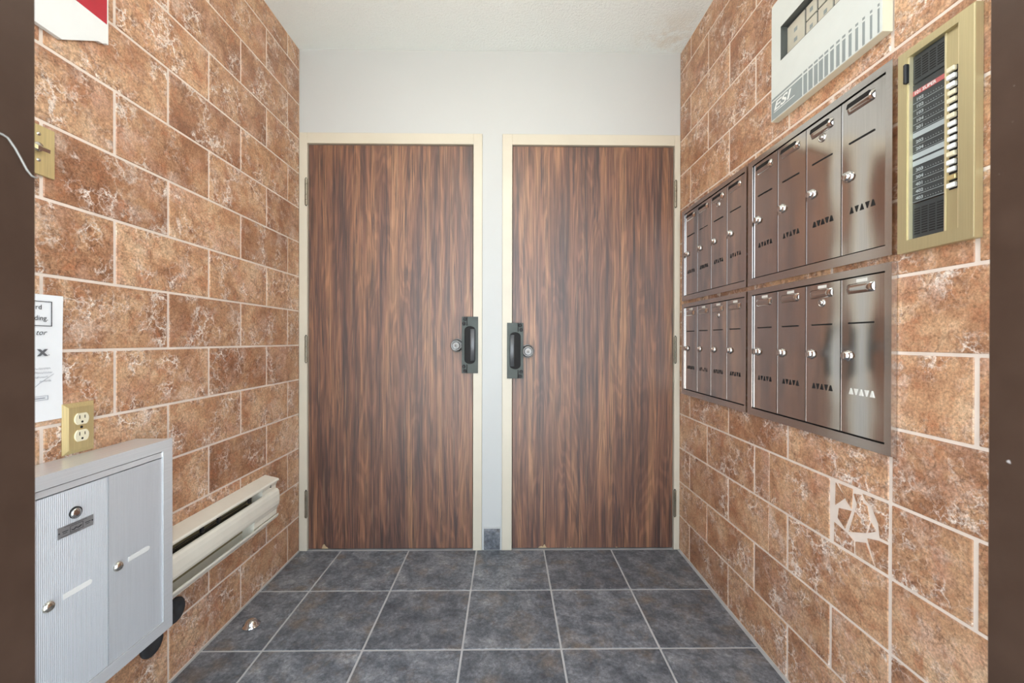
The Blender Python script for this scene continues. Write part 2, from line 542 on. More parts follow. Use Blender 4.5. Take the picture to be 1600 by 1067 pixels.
# ================================================================== SETTING
# floor bed (grout) and its tiles
b = MB('W'); b.box((XL-0.12, XR+0.12), (Y0, D+0.15), (-0.06, -0.0018))
floor = tag(b.build('floor', GROUT_F), 'dark slate look tiled vestibule floor with grey grout', 'floor', kind='structure')
TF = 0.33748
xs = [-0.15064+TF*k for k in range(-4, 5)]
ys = [D-TF*k for k in range(0, 7)]
tile_cache = {}
for j in range(len(ys)-1):
    y1, y0 = ys[j], max(ys[j+1], Y0+0.005)
    if y1-y0 < 0.03: continue
    for i in range(len(xs)-1):
        x0, x1 = max(xs[i], XL+0.001), min(xs[i+1], XR-0.001)
        if x1-x0 < 0.012: continue
        g = 0.0034
        w, h = round(x1-x0-2*g, 4), round(y1-y0-2*g, 4)
        key = ('f', w, h)
        if key not in tile_cache:
            t = MB('W'); t.box((-w/2, w/2), (-h/2, h/2), (-0.01, 0.0), 0.0016)
            me_o = t.build('tile', SLATE)
            tile_cache[key] = me_o.data
            bpy.data.objects.remove(me_o)
        o = bpy.data.objects.new('tile', tile_cache[key])
        col.objects.link(o); o.parent = floor
        o.location = ((x0+x1)/2, (y0+y1)/2, random.uniform(-0.0004, 0.0004))

# side walls: grout bed, tiles set proud of it
ROW = 0.1703
def wall_tiles(fr, parent, rows):
    sx = 1 if fr == 'L' else -1
    for k in range(15):
        z0, z1 = 0.0017+ROW*k, 0.0017+ROW*(k+1)
        z1 = min(z1, HC-0.001)
        for (d0, d1, g0, g1) in rows(k):
            if d1-d0 < 0.012: continue
            gz = 0.0036
            w, h = round(d1-d0-g0-g1, 4), round(z1-z0-2*gz, 4)
            key = (fr, w, h)
            if key not in tile_cache:
                t = MB('W')
                t.box((-0.009, 0.0) if fr == 'L' else (0.0, 0.009), (-w/2, w/2), (-h/2, h/2), 0.0013)
                q = t.build('tile', MARBLE)
                tile_cache[key] = q.data
                bpy.data.objects.remove(q)
            o = bpy.data.objects.new('tile', tile_cache[key])
            col.objects.link(o); o.parent = parent
            X = XL if fr == 'L' else XR
            o.location = (X - sx*random.uniform(0.0, 0.0007), (d0+g0+d1-g1)/2, (z0+z1)/2)

b = MB('W'); b.box((XL-0.12, XL-0.0022), (Y0, D+0.15), (0, HC))
wall_left = tag(b.build('wall_left', GROUT), 'left wall of rust marble tiles laid in running bond', 'wall', kind='structure')
b = MB('W'); b.box((XR+0.0022, XR+0.12), (Y0, D+0.15), (0, HC))
wall_right = tag(b.build('wall_right', GROUT), 'right wall of rust marble tiles behind the steel mailboxes', 'wall', kind='structure')

def rows_left(k):
    base = 0.769 if k % 2 else 0.943
    js = [base-0.348+0.348*n for n in range(-2, 6)]
    js = sorted([Y0+0.13] + [j for j in js if Y0+0.16 < j < D-0.01] + [D-0.001])
    return [(a, c, 0.004, 0.004) for a, c in zip(js, js[1:])]
def rows_right(k):
    base = 0.765 if k % 2 else 0.938
    js = [base+0.347*n for n in range(-2, 5)]
    js = [(j, 0.0045) for j in js if Y0+0.16 < j < D-0.01]
    if k == 2: js.append((1.378, 0.0016))
    if k == 3: js += [(1.376, 0.0016), (0.938, 0.004)]
    if k == 1: js.append((0.938, 0.004))
    js = sorted([(Y0+0.13, 0.0)] + js + [(D-0.001, 0.0)])
    out = [(a[0], c[0], a[1], c[1]) for a, c in zip(js, js[1:])]
    if k == 3:
        out = [q for q in out if not (abs(q[0]-0.938) < 0.01)]
    return out
wall_tiles('L', wall_left, rows_left)
wall_tiles('R', wall_right, rows_right)
# the shattered tile, patched with white grout
shards = [[(1.096, 0.676), (1.065, 0.647), (1.097, 0.617)], [(1.086, 0.677), (1.042, 0.678), (1.045, 0.628), (1.059, 0.640)],
          [(1.085, 0.613), (1.046, 0.621), (1.065, 0.568), (1.089, 0.586)],
          [(1.038, 0.667), (1.017, 0.672), (1.012, 0.655), (1.0, 0.652), (0.992, 0.618), (1.003, 0.586), (1.052, 0.567), (1.041, 0.603), (1.028, 0.645)],
          [(1.012, 0.676), (0.943, 0.678), (0.944, 0.593), (0.965, 0.592), (0.969, 0.623), (0.988, 0.656), (1.004, 0.664)],
          [(1.100, 0.569), (1.057, 0.559), (1.037, 0.548), (1.038, 0.518), (1.101, 0.518)],
          [(1.032, 0.550), (1.003, 0.561), (0.979, 0.518), (1.033, 0.518)],
          [(0.998, 0.574), (0.967, 0.583), (0.944, 0.584), (0.944, 0.518), (0.975, 0.518)],
          [(0.988, 0.617), (0.974, 0.602), (0.997, 0.588)]]
for S in shards:
    ca = sum(q[0] for q in S)/len(S); cb = sum(q[1] for q in S)/len(S)
    S = [(ca+(q[0]-ca)*1.03, cb+(q[1]-cb)*1.03) for q in S]
    loc = FR['R'](ca, cb, 0)
    t = MB('R', loc); t.prism(S, -0.006, -0.0002-random.uniform(0, 0.0008), 0.0006)
    t.build('tile_fragment', MARBLE, wall_right, loc)

# ceiling
b = MB('W'); b.box((XL-0.12, XR+0.12), (Y0, D+0.15), (HC, HC+0.1))
tag(b.build('ceiling', CEIL), 'white stippled ceiling with a faint water stain at the far right corner', 'ceiling', kind='structure')

# back wall: header over the doors, pillar between them, slab behind
b = MB('B')
b.box((XL, XR), (2.0785, HC), (-0.11, 0.0))
b.box((-0.124, -0.025), (0.0, 2.0785), (-0.11, 0.0))
b.box((XL-0.1, XR+0.1), (-0.05, HC), (-0.15, -0.11))
wall_back = tag(b.build('wall_back', WALLPAINT), 'plain white back wall with header and narrow pillar between the two doors', 'wall', kind='structure')
loc = FR['B'](-0.0745, 0.055, 0)
t = MB('B', loc); t.box((-0.1135, -0.0335), (0.004, 0.109), (0.0002, 0.007), 0.0015)
tag(t.build('base_tile', SLATE, wall_back, loc), 'small slate base tile at the foot of the pillar')
t = MB('B'); t.prism([(-0.116, 0.109), (-0.032, 0.109), (-0.033, 0.116), (-0.07, 0.113), (-0.115, 0.116)], 0.0002, 0.004)
t.build('grout_bead', WALLPAINT, wall_back)

# ------------------------------------------------------------------ the two wood doors
def make_door(name, label, x0, x1, fx0, fx1, hinge_left, pz0, pz1, kx, kz):
    """x0..x1 leaf, fx0..fx1 outside of the steel frame, hinge side, latch guard heights, knob"""
    org = Vector(((fx0+fx1)/2, D, 0))
    e = empty(name, org, label, 'door', kind='structure')
    fm = MB('B', org)
    ztop = 2.0785
    fm.box((fx0+0.0005, x0), (0.001, ztop), (-0.10, 0.007), 0.0015)
    fm.box((x1, fx1-0.0005), (0.001, ztop), (-0.10, 0.007), 0.0015)
    fm.box((x0, x1), (2.026, ztop), (-0.10, 0.0065), 0.0012)
    # stop inside the rebate
    fm.box((x0, x0+0.012), (0.001, 2.026), (-0.10, -0.056))
    fm.box((x1-0.012, x1), (0.001, 2.026), (-0.10, -0.056))
    fm.box((x0, x1), (2.012, 2.026), (-0.10, -0.056))
    fm.build('door_frame', CREAM, e)
    lorg = org + Vector((0, 0, 0.006))
    lm = MB('B', lorg)
    lm.box((x0+0.0025, x1-0.003), (0.006, 2.0225), (-0.054, -0.006), 0.001)
    lo = lm.build('door_leaf', WOOD, e, (0, 0, 0.006))
    hx = x0-0.004 if hinge_left else x1+0.004
    for zc in (1.784, 1.005, 0.236):
        hm = MB('B', org)
        z0 = zc-0.066
        for k in range(5):
            za, zb = z0+k*0.0264, z0+(k+1)*0.0264-0.0015
            ring = []
            prof_r = 0.0068
            n = 10
            A = [hm.bm.verts.new(hm.p(hx+prof_r*math.cos(2*PI*i/n), za, 0.0075+prof_r*math.sin(2*PI*i/n))) for i in range(n)]
            B_ = [hm.bm.verts.new(hm.p(hx+prof_r*math.cos(2*PI*i/n), zb, 0.0075+prof_r*math.sin(2*PI*i/n))) for i in range(n)]
            fs = [hm.bm.faces.new(A), hm.bm.faces.new(B_)] + [hm.bm.faces.new((A[i], A[(i+1) % n], B_[(i+1) % n], B_[i])) for i in range(n)]
            bmesh.ops.recalc_face_normals(hm.bm, faces=fs)
        ho = hm.build('hinge', HINGE, e)
        pm = MB('B', org); pm.box((hx-0.0025, hx+0.0025), (z0-0.004, z0+0.136), (0.005, 0.010))
        pm.build('hinge_pin', DARK, ho)
    # knob: rose, neck, knob, key cylinder
    km = MB('B', org)
    km.lathe(kx, kz, [(0.0, -0.006), (0.0345, -0.006), (0.0345, 0.000), (0.0315, 0.004), (0.0305, 0.002), (0.0150, 0.004), (0.0125, 0.010), (0.0125, 0.026),
                      (0.0165, 0.029), (0.0235, 0.037), (0.0262, 0.047), (0.0252, 0.0555), (0.0235, 0.0575), (0.0215, 0.0565), (0.0165, 0.0525), (0.0145, 0.0525), (0.0, 0.0525)], 32)
    ko = km.build('door_knob', SATIN, e)
    cm = MB('B', org); cm.lathe(kx, kz, [(0.0, 0.0527), (0.0132, 0.0527), (0.0132, 0.060), (0.0112, 0.063), (0.0085, 0.063), (0.0085, 0.0605), (0.0068, 0.0605), (0.0060, 0.064), (0.0, 0.064)], 20)
    cm.build('key_cylinder', plain('worn_key_cylinder', (0.42, 0.41, 0.40), 0.3, 1.0), ko)
    cm = MB('B', org); cm.box((kx-0.001, kx+0.001), (kz-0.005, kz+0.005), (0.0640, 0.0646))
    cm.build('keyhole', DARK, ko)
    # latch guard: narrow screwed leaf on the door, wide leaf over the frame, long cut-out with a bar
    s = 1 if hinge_left else -1
    ex = x1 if hinge_left else x0                      # lock edge of the leaf
    pin = ex - s*0.056                                  # inner edge of the plate
    pout = ex + s*0.025
    seam = ex - s*0.030
    za, zb = pz0, pz1
    gm = MB('B', org)
    O0, O1 = 0.0080, 0.0125
    ca, cw = ex - s*0.0155, 0.0275                      # cut-out centre, half width
    c0, c1 = za+0.046, zb-0.046
    n = 8
    hole = []
    for i in range(n+1):
        t_ = PI*i/n
        hole.append((ca + cw*math.cos(t_), c1-cw*0.75 + cw*0.75*math.sin(t_)))
    for i in range(n+1):
        t_ = PI + PI*i/n
        hole.append((ca + cw*math.cos(t_), c0+cw*0.75 + cw*0.75*math.sin(t_)))
    lo_a, hi_a = min(pin, pout), max(pin, pout)
    def outer(q):
        # ray from the hole outline to the rectangle edge
        x, y = q
        cy = (za+zb)/2
        if y > c1-cw*0.75+1e-6: return (min(hi_a, max(lo_a, ca+(x-ca)*1.6)), zb)
        if y < c0+cw*0.75-1e-6: return (min(hi_a, max(lo_a, ca+(x-ca)*1.6)), za)
        return (hi_a if x > ca else lo_a, y)
    ring_o = [outer(q) for q in hole]
    # corners of the plate
    pts_h, pts_o = [], []
    for i, (h_, o_) in enumerate(zip(hole, ring_o)):
        pts_h.append(h_); pts_o.append(o_)
    def fix(i, c): pts_o[i] = c
    fix(1, (hi_a, zb)); fix(n-1, (lo_a, zb)); fix(n+2, (lo_a, za)); fix(2*n, (hi_a, za))
    for rngi in range(2, n-1):
        pts_o[rngi] = (lo_a+(hi_a-lo_a)*(1-(rngi-1)/(n-2)), zb)
    for rngi in range(n+3, 2*n):
        pts_o[rngi] = (lo_a+(hi_a-lo_a)*((rngi-(n+2))/(n-2)), za)
    N = len(pts_h)
    def vring(pts, o): return [gm.bm.verts.new(gm.p(q[0], q[1], o)) for q in pts]
    h0, h1, o0, o1 = vring(pts_h, O0), vring(pts_h, O1), vring(pts_o, O0), vring(pts_o, O1)
    fs = []
    for i in range(N):
        j = (i+1) % N
        for A, B_ in ((h1, o1), (o1, o0), (o0, h0), (h0, h1)):
            try: fs.append(gm.bm.faces.new((A[i], A[j], B_[j], B_[i])))
            except ValueError: pass
    bmesh.ops.remove_doubles(gm.bm, verts=gm.bm.verts[:], dist=1e-5)
    bmesh.ops.recalc_face_normals(gm.bm, faces=gm.bm.faces[:])
    go = gm.build('latch_guard', GUN, e)
    rm = MB('B', org); rm.prism([(q[0], q[1]) for q in hole], -0.0055, 0.0078)
    rm.build('guard_recess', DARK, go)
    bx = ex - s*0.0030 - (0 if hinge_left else 0.003)
    bm_ = MB('B', org)
    n2 = 10
    A = [bm_.bm.verts.new(bm_.p(bx+0.0115*math.cos(PI*i/n2), c0+0.014, 0.0079+0.0036*math.sin(PI*i/n2))) for i in range(n2+1)]
    B_ = [bm_.bm.verts.new(bm_.p(bx+0.0115*math.cos(PI*i/n2), c1-0.014, 0.0079+0.0036*math.sin(PI*i/n2))) for i in range(n2+1)]
    fs = [bm_.bm.faces.new(A), bm_.bm.faces.new(B_)] + [bm_.bm.faces.new((A[i], A[i+1], B_[i+1], B_[i])) for i in range(n2)] + [bm_.bm.faces.new((A[0], A[n2], B_[n2], B_[0]))]
    bmesh.ops.recalc_face_normals(bm_.bm, faces=fs)
    for q in fs[2:]: q.smooth = True
    bm_.build('latch_bar', plain('worn_latch_steel', (0.17, 0.175, 0.185), 0.5, 0.6), go)
    sm = MB('B', org)
    for q0, q1 in ((c1+0.002, zb), (za, c0-0.002)):
        sm.box((seam-0.0024, seam+0.0024), (q0, q1), (0.0120, 0.0131))
    sm.build('fold_line', DARK, go)
    for k, zq in enumerate((zb-0.012, zb-0.034, za+0.034, za+0.012)):
        ax = pin + s*(0.015 if k in (0, 3) else 0.011)
        bo = MB('B', org)
        bo.lathe(ax, zq, [(0.0, 0.0124), (0.0095, 0.0124), (0.0095, 0.0145), (0.0065, 0.0165), (0.0055, 0.0150), (0.0, 0.0150)], 14)
        bo.build('bolt', BLACK, go)
    return e

make_door('door_1', 'left rosewood laminate door in cream steel frame, hinged on its left', -0.992, -0.169, XL+0.0005, -0.124, True, 0.886, 1.167, -0.248, 1.024)
make_door('door_2', 'right rosewood laminate door in cream steel frame, hinged on its right beside the mailboxes', 0.025, 0.839, -0.025, XR-0.0005, False, 0.860, 1.137, 0.103, 0.996)

# ------------------------------------------------------------------ street front: bronze door frame, unseen sidelights and transom added for more daylight
YA, YB = 0.275, 0.398
JL, JR = -0.4405, 0.4625
org = Vector((0.01, YB, 0))
e = empty('door_3', org, 'dark bronze metal jambs of the open street doorway, cut by both picture edges', 'door frame', kind='structure')
def wbox(name, x, y, z, m, parent, bev=0.002):
    t = MB('W', org); t.box(x, y, z, bev); return t.build(name, m, parent)
jl = wbox('jamb', (JL-0.05, JL), (YA, YB), (0, HC-0.02), BRONZE, e)
jr = wbox('jamb', (JR, JR+0.05), (YA, YB), (0, HC-0.02), BRONZE, e)
wbox('door_header', (JL, JR), (YA, YB), (2.12, 2.19), BRONZE, e)
wbox('threshold', (JL, JR), (YA, YB), (0.0, 0.012), BRONZE, e)
t = MB('W', org)
t.tube([(JL+0.0012, 0.30, 1.2262), (JL+0.0012, 0.3703, 1.2283), (JL+0.0012, 0.374, 1.2273), (JL+0.0012, 0.3797, 1.2204), (JL+0.0012, 0.3846, 1.2122),
        (JL+0.0012, 0.3886, 1.2052), (JL+0.0012, 0.3927, 1.2009), (JL+0.0012, 0.3972, 1.2008)], 0.0007)
tag(t.build('thin_wire', WIRE, e), 'thin pale wire curling down the left jamb')
def glazed(name, label, x, z):
    o = empty(name, (sum(x)/2, YB, z[0]), label, 'window', kind='structure')
    og = Vector(o.location)
    fm = MB('W', og)
    w = 0.04
    fm.box((x[0], x[0]+w), (YA+0.02, YB-0.01), z); fm.box((x[1]-w, x[1]), (YA+0.02, YB-0.01), z)
    fm.box((x[0]+w, x[1]-w), (YA+0.02, YB-0.01), (z[0], z[0]+w*1.6)); fm.box((x[0]+w, x[1]-w), (YA+0.02, YB-0.01), (z[1]-w, z[1]))
    fm.build('window_frame', BRONZE, o)
    g = MB('W', og); g.box((x[0]+w, x[1]-w), (0.335, 0.341), (z[0]+w*1.6, z[1]-w)); g.build('pane', GLASS, o)
glazed('window_1', 'added bronze framed glass sidelight left of the street door, unseen behind the jamb', (XL+0.002, JL-0.051), (0.002, HC-0.02))
glazed('window_2', 'added bronze framed glass sidelight right of the street door, unseen behind the jamb', (JR+0.051, XR-0.002), (0.002, HC-0.02))
glazed('window_3', 'added glass transom over the street door, unseen above the picture', (JL+0.001, JR-0.001), (2.191, HC-0.02))
b = MB('W'); b.box((XL-0.1, XR+0.1), (Y0, YB), (HC-0.0195, HC-0.0005)); tag(b.build('trim_1', BRONZE), 'bronze head trim over the street front', 'trim', kind='structure')
b = MB('W'); b.box((-30, 30), (-40, Y0-0.002), (-0.25, -0.02)); tag(b.build('pavement', CONCRETE), 'pale concrete paving outside the street door', 'pavement', kind='structure')

# ================================================================== RIGHT WALL THINGS
# ---- stainless mailbox banks; local origin: near lower corner of the first door opening, on the wall face
PITCH = 0.127
def bank_parts(root, dz_top, upper, width_far, gap_bottom, frame_lo, frame_hi, seedv):
    """doors run from a=0 (near) to 4*PITCH (far); b=0 door bottom, b=0.387 door top"""
    rnd = random.Random(seedv)
    fm = MB('W')
    T = lambda a, b_, o: Vector((-o, a, b_))
    fm.T = T; fm.fr = 'R'
    H_ = dz_top
    a0, a1 = frame_lo
    b0, b1 = frame_hi
    ia0, ia1 = -0.0035, 4*PITCH+0.0025
    OO = 0.013
    # mitred frame: four bevelled rails
    for poly in ([(a0, b0), (a1, b0), (ia1, -0.0035), (ia0, -0.0035)], [(a0, b1), (a1, b1), (ia1, H_+0.0030), (ia0, H_+0.0030)],
                 [(a0, b0), (a0, b1), (ia0, H_+0.0030), (ia0, -0.0035)], [(a1, b0), (a1, b1), (ia1, H_+0.0030), (ia1, -0.0035)]):
        fm.prism(poly, 0.0004, OO)
    fm.build('frame', STEEL_TRIM, root)
    bk = MB('W'); bk.T = T; bk.box((ia0, ia1), (-0.0035, H_+0.0030), (0.0006, 0.0030)); bk.build('back_panel', DARK, root)
    for k in range(4):
        c0, c1 = k*PITCH+0.0012, (k+1)*PITCH-0.0012
        dm = MB('W'); dm.T = T; dm.fr = 'R'
        amp = rnd.uniform(0.0009, 0.0017); ph = rnd.uniform(0, 6.28); sk = rnd.uniform(-0.0008, 0.0008)
        def surf(s_, t_, amp=amp, ph=ph, sk=sk):
            e_ = min(1, s_*10, (1-s_)*10)
            return 0.0085 + (amp*math.sin(PI*s_)*(0.75+0.45*math.sin(2*PI*t_*1.3+ph)) + sk*math.sin(2*PI*t_+ph)*s_*0.6)*e_
        dm.grid((c0, c1), (0.0, H_), 12, 18, surf)
        # folded edges
        for q in ((c0, c0+0.0012), (c1-0.0012, c1)):
            dm.box(q, (0.0, H_), (0.0031, 0.0088))
        dm.box((c0, c1), (0.0, 0.0012), (0.0031, 0.0084)); dm.box((c0, c1), (H_-0.0012, H_), (0.0031, 0.0084))
        d = dm.build('mailbox_door', STEEL, root)
        base = 0.0088
        # embossed label hood: half capsule
        hm = MB('W'); hm.T = T
        ha, hb, hz = c0+0.026, c0+0.105, H_-0.0265
        n, mth = 14, 8
        rows = []
        for i in range(n+1):
            s_ = i/n
            a_ = ha+(hb-ha)*s_
            edge = min(1, math.sqrt(max(0, 1-(1-min(1, s_*7))**2)), math.sqrt(max(0, 1-(1-min(1, (1-s_)*9))**2)))
            rows.append([hm.bm.verts.new(hm.p(a_, hz+0.0125*math.cos(PI*j/mth), base-0.0006+0.0085*edge*math.sin(PI*j/mth)**0.8)) for j in range(mth+1)])
        fs = [hm.bm.faces.new((rows[i][j], rows[i+1][j], rows[i+1][j+1], rows[i][j+1])) for i in range(n) for j in range(mth)]
        bmesh.ops.recalc_face_normals(hm.bm, faces=fs)
        if sum((q.normal.x for q in fs)) > 0: bmesh.ops.reverse_faces(hm.bm, faces=fs)
        for q in fs: q.smooth = True
        hm.build('label_hood', STEEL, d)
        # hood mouth, dark, with the name card in the upper banks; sticker above it in the lower ones
        if upper:
            lm = MB('W'); lm.T = T
            lm.prism([(ha+0.008, hz+0.0115), (hb-0.008, hz+0.0115), (hb-0.004, hz+0.001), (ha+0.012, hz+0.001)], base+0.003, base+0.0088)
            lm.build('hood_mouth', DARK, d)
        else:
            lm = MB('W'); lm.T = T
            lm.box((c0+0.047, c0+0.077), (H_-0.0125, H_-0.0045), (base-0.0002, base+0.0012))
            lm.build('number_sticker', STICKER, d)
        sl = MB('W'); sl.T = T
        sl.box((c0+0.028, c0+0.101), (H_-0.1135, H_-0.1095), (base-0.0008, base+0.0014)); sl.build('view_slot', DARK, d)
        # key lock
        km = MB('W'); km.T = T
        km.lathe(c0+0.103, H_-0.193, [(0.0, base-0.001), (0.0145, base-0.001), (0.0145, base+0.003), (0.0118, base+0.0048), (0.0112, base+0.0048), (0.0100, base+0.011), (0.0075, base+0.0125), (0.0, base+0.0115)], 18)
        ko = km.build('key_lock', CHROME, d)
        kk = MB('W'); kk.T = T; kk.box((c0+0.1022, c0+0.1038), (H_-0.197, H_-0.189), (base+0.0105, base+0.0122)); kk.build('keyhole', DARK, ko) if False else kk.bm.free()
        # five triangular vents A V A V A
        vm = MB('W'); vm.T = T
        for q in range(5):
            ac = c0+0.092-q*0.0152
            h_ = 0.0076
            if q % 2 == 0: tri = [(ac-0.0058, H_-0.281-h_), (ac+0.0058, H_-0.281-h_), (ac+0.0010, H_-0.281+h_), (ac-0.0010, H_-0.281+h_)]
            else: tri = [(ac-0.0058, H_-0.281+h_), (ac+0.0058, H_-0.281+h_), (ac+0.0010, H_-0.281-h_), (ac-0.0010, H_-0.281-h_)]
            vm.prism(tri, base-0.0008, base+0.0016)
        vm.build('vent_holes', STICKER if (not upper and seedv == 3 and k == 0) else DARK, d)
        if k == 1:
            mm = MB('W'); mm.T = T
            mm.lathe(c0+0.064, H_-0.052, [(0.0, base-0.001), (0.0115, base-0.001), (0.0115, base+0.0025), (0.0085, base+0.0035), (0.0085, base+0.0015), (0.006, base+0.0015), (0.006, base+0.005), (0.0, base+0.005)], 20)
            mo = mm.build('master_lock', CHROME, d)

def bank(d0, z0, upper, label, frame_lo, frame_hi, seedv):
    e = empty('mailbox_bank', FR['R'](d0, z0, 0.0006), label, 'mailbox', 'stainless steel mailbox banks on the right wall')
    bank_parts(e, 0.387, upper, 0, 0, frame_lo, frame_hi, seedv)
    return e
bank(0.9415, 1.2690, True, 'upper near stainless mailbox bank of four doors, under the pale alarm panel', (-0.0200, 0.5370), (-0.0270, 0.4080), 1)
bank(1.5030, 1.2690, True, 'upper far stainless mailbox bank of four doors, next to the door frame', (-0.0140, 0.5370), (-0.0270, 0.4080), 2)
bank(0.9415, 0.8190, False, 'lower near stainless mailbox bank whose nearest door shows pale vent triangles', (-0.0200, 0.5370), (-0.0270, 0.4080), 3)
bank(1.5030, 0.8190, False, 'lower far stainless mailbox bank of four doors, next to the door frame', (-0.0140, 0.5370), (-0.0270, 0.4080), 4)

# ---- alarm annunciator panel
org = FR['R'](1.1335, 1.748, 0.0006)
e = empty('annunciator_panel', org, 'pale grey fire alarm annunciator panel above the near mailboxes', 'alarm panel')
A0, A1, B0, B1, OF = 0.935, 1.332, 1.748, 2.115, 0.025
WA0, WA1, WB0, WB1 = 0.975, 1.287, 1.915, 2.02
m_ = MB('R', org)
m_.box((A0, A1), (B0, WB0), (0.0006, OF-0.001)); m_.box((A0, A1), (WB1, B1), (0.0006, OF-0.001))
m_.box((A0, WA0), (WB0, WB1), (0.0006, OF-0.001)); m_.box((WA1, A1), (WB0, WB1), (0.0006, OF-0.001))
m_.build('housing', PANEL_SIDE, e)
m_ = MB('R', org)
fa0, fb0, fa1, fb1 = A0+0.0008, B0+0.0008, A1-0.0008, B1-0.0008
ch = 0.010
m_.prism([(fa0, fb0), (fa1, fb0), (fa1, WB0), (fa0, WB0)], OF-0.001, OF)
m_.prism([(fa0, WB1), (fa1, WB1), (fa1, fb1-ch), (fa1-ch, fb1), (fa0+ch, fb1), (fa0, fb1-ch)], OF-0.001, OF)
m_.box((fa0, WA0), (WB0, WB1), (OF-0.001, OF)); m_.box((WA1, fa1), (WB0, WB1), (OF-0.001, OF))
m_.build('face_plate', PANEL, e)
m_ = MB('R', org)
for a_, b_ in (((WA0, WA0+0.0015), (WB0, WB1)), ((WA1-0.0015, WA1), (WB0, WB1)), ((WA0+0.0015, WA1-0.0015), (WB0, WB0+0.0015)), ((WA0+0.0015, WA1-0.0015), (WB1-0.0015, WB1))):
    m_.box(a_, b_, (0.0031, OF-0.0002))
m_.build('window_liner', WINDOW_BACK, e)
m_ = MB('R', org); m_.box((WA0, WA1), (WB0, WB1), (0.0007, 0.0030)); wb = m_.build('window_recess', WINDOW_BACK, e)
for a_, b_ in (((1.210, 1.283), (1.921, 2.012)), ((1.162, 1.202), (1.973, 2.012)), ((1.162, 1.202), (1.921, 1.968)), ((1.104, 1.155), (1.973, 2.012)),
               ((1.104, 1.155), (1.921, 1.968)), ((1.046, 1.097), (1.973, 2.012)), ((1.046, 1.097), (1.921, 1.968)), ((0.985, 1.039), (1.921, 2.012))):
    m_ = MB('R', org); m_.box(a_, b_, (0.0031, 0.0060)); cd = m_.build('zone_card', CARD, e)
    m_ = MB('R', org)
    ca_, cb_ = sum(a_)/2, sum(b_)/2
    if b_[1]-b_[0] > 0.06:
        for q in (cb_+0.017, cb_-0.013): m_.box((ca_-0.007, ca_+0.007), (q-0.006, q+0.006), (0.0060, 0.0063))
    else:
        m_.box((ca_-0.006, ca_+0.006), (cb_-0.006, cb_+0.006), (0.0060, 0.0063))
    m_.build('indicator', PRINT, cd)
m_ = MB('R', org)
for a_, b_ in [(1.186, 1.171), (1.166, 1.15), (1.145, 1.131), (1.127, 1.112), (1.107, 1.094), (1.087, 1.075), (1.067, 1.056), (1.048, 1.038), (1.028, 1.019), (1.008, 1.0), (0.988, 0.981), (0.967, 0.961), (0.947, 0.942)]:
    m_.box((b_, a_), (B0+0.003, 1.806), (OF, OF+0.0003)); m_.box((b_, a_), (1.811, 1.817), (OF, OF+0.0003))
m_.box((1.191, A1-0.003), (B0+0.003, 1.806), (OF, OF+0.0003)); m_.box((1.191, A1-0.003), (1.811, 1.817), (OF, OF+0.0003))
m_.build('printed_bars', PRINT, e)
m_ = MB('R', org)
m_.text('ESI', 1.320, 1.7765, OF+0.0005, 0.036, 0.25, 0.0008, stretch=1.75)
m_.box((1.222, 1.318), (1.7705, 1.7725), (OF+0.0003, OF+0.0005))
m_.build('logo_lettering', PRINT_W, e)

# ---- intercom
org = FR['R'](0.8265, 1.2395, 0.0006)
e = empty('intercom_panel', org, 'gold framed apartment intercom with name directory and button column, beside the right jamb', 'intercom')
ia0, ia1, ib0, ib1 = 0.783, 0.886, 1.265, 1.654
oa0, oa1, ob0, ob1 = 0.7545, 0.9065, 1.2395, 1.670
m_ = MB('R', org)
for poly in ([(oa0, ob0), (oa1, ob0), (ia1, ib0), (ia0, ib0)], [(oa0, ob1), (oa1, ob1), (ia1, ib1), (ia0, ib1)],
             [(oa0, ob0), (oa0, ob1), (ia0, ib1), (ia0, ib0)], [(oa1, ob0), (oa1, ob1), (ia1, ib1), (ia1, ib0)]):
    m_.prism(poly, 0.0006, 0.0155)
m_.build('frame', GOLD, e)
m_ = MB('R', org)
m_.box((ia1-0.004, ia1), (ib0, ib1), (0.0006, 0.0135)); m_.box((ia0, ia0+0.002), (ib0, ib1), (0.0006, 0.0145)); m_.box((0.8125, 0.8155), (ib0, ib1), (0.0006, 0.0085))
m_.box((oa0+0.0012, oa0+0.0030), (ob0+0.002, ob1-0.002), (0.0155, 0.0160))
m_.build('lip', GOLD_LIP, e)
m_ = MB('R', org); m_.box((ia0+0.002, 0.8125), (ib0, ib1), (0.0006, 0.0075)); m_.build('button_strip', GOLD, e)
m_ = MB('R', org); m_.box((0.8155, ia1-0.004), (1.342, 1.592), (0.0006, 0.0060)); bd = m_.build('directory_board', BOARD, e)
pa, pb = 0.8160, 0.8815
P16 = 0.01487
names = [None, '102', '102', '103', '104', '201', None, '203', '204', None, None, '303', '304', '401', '402', '403']
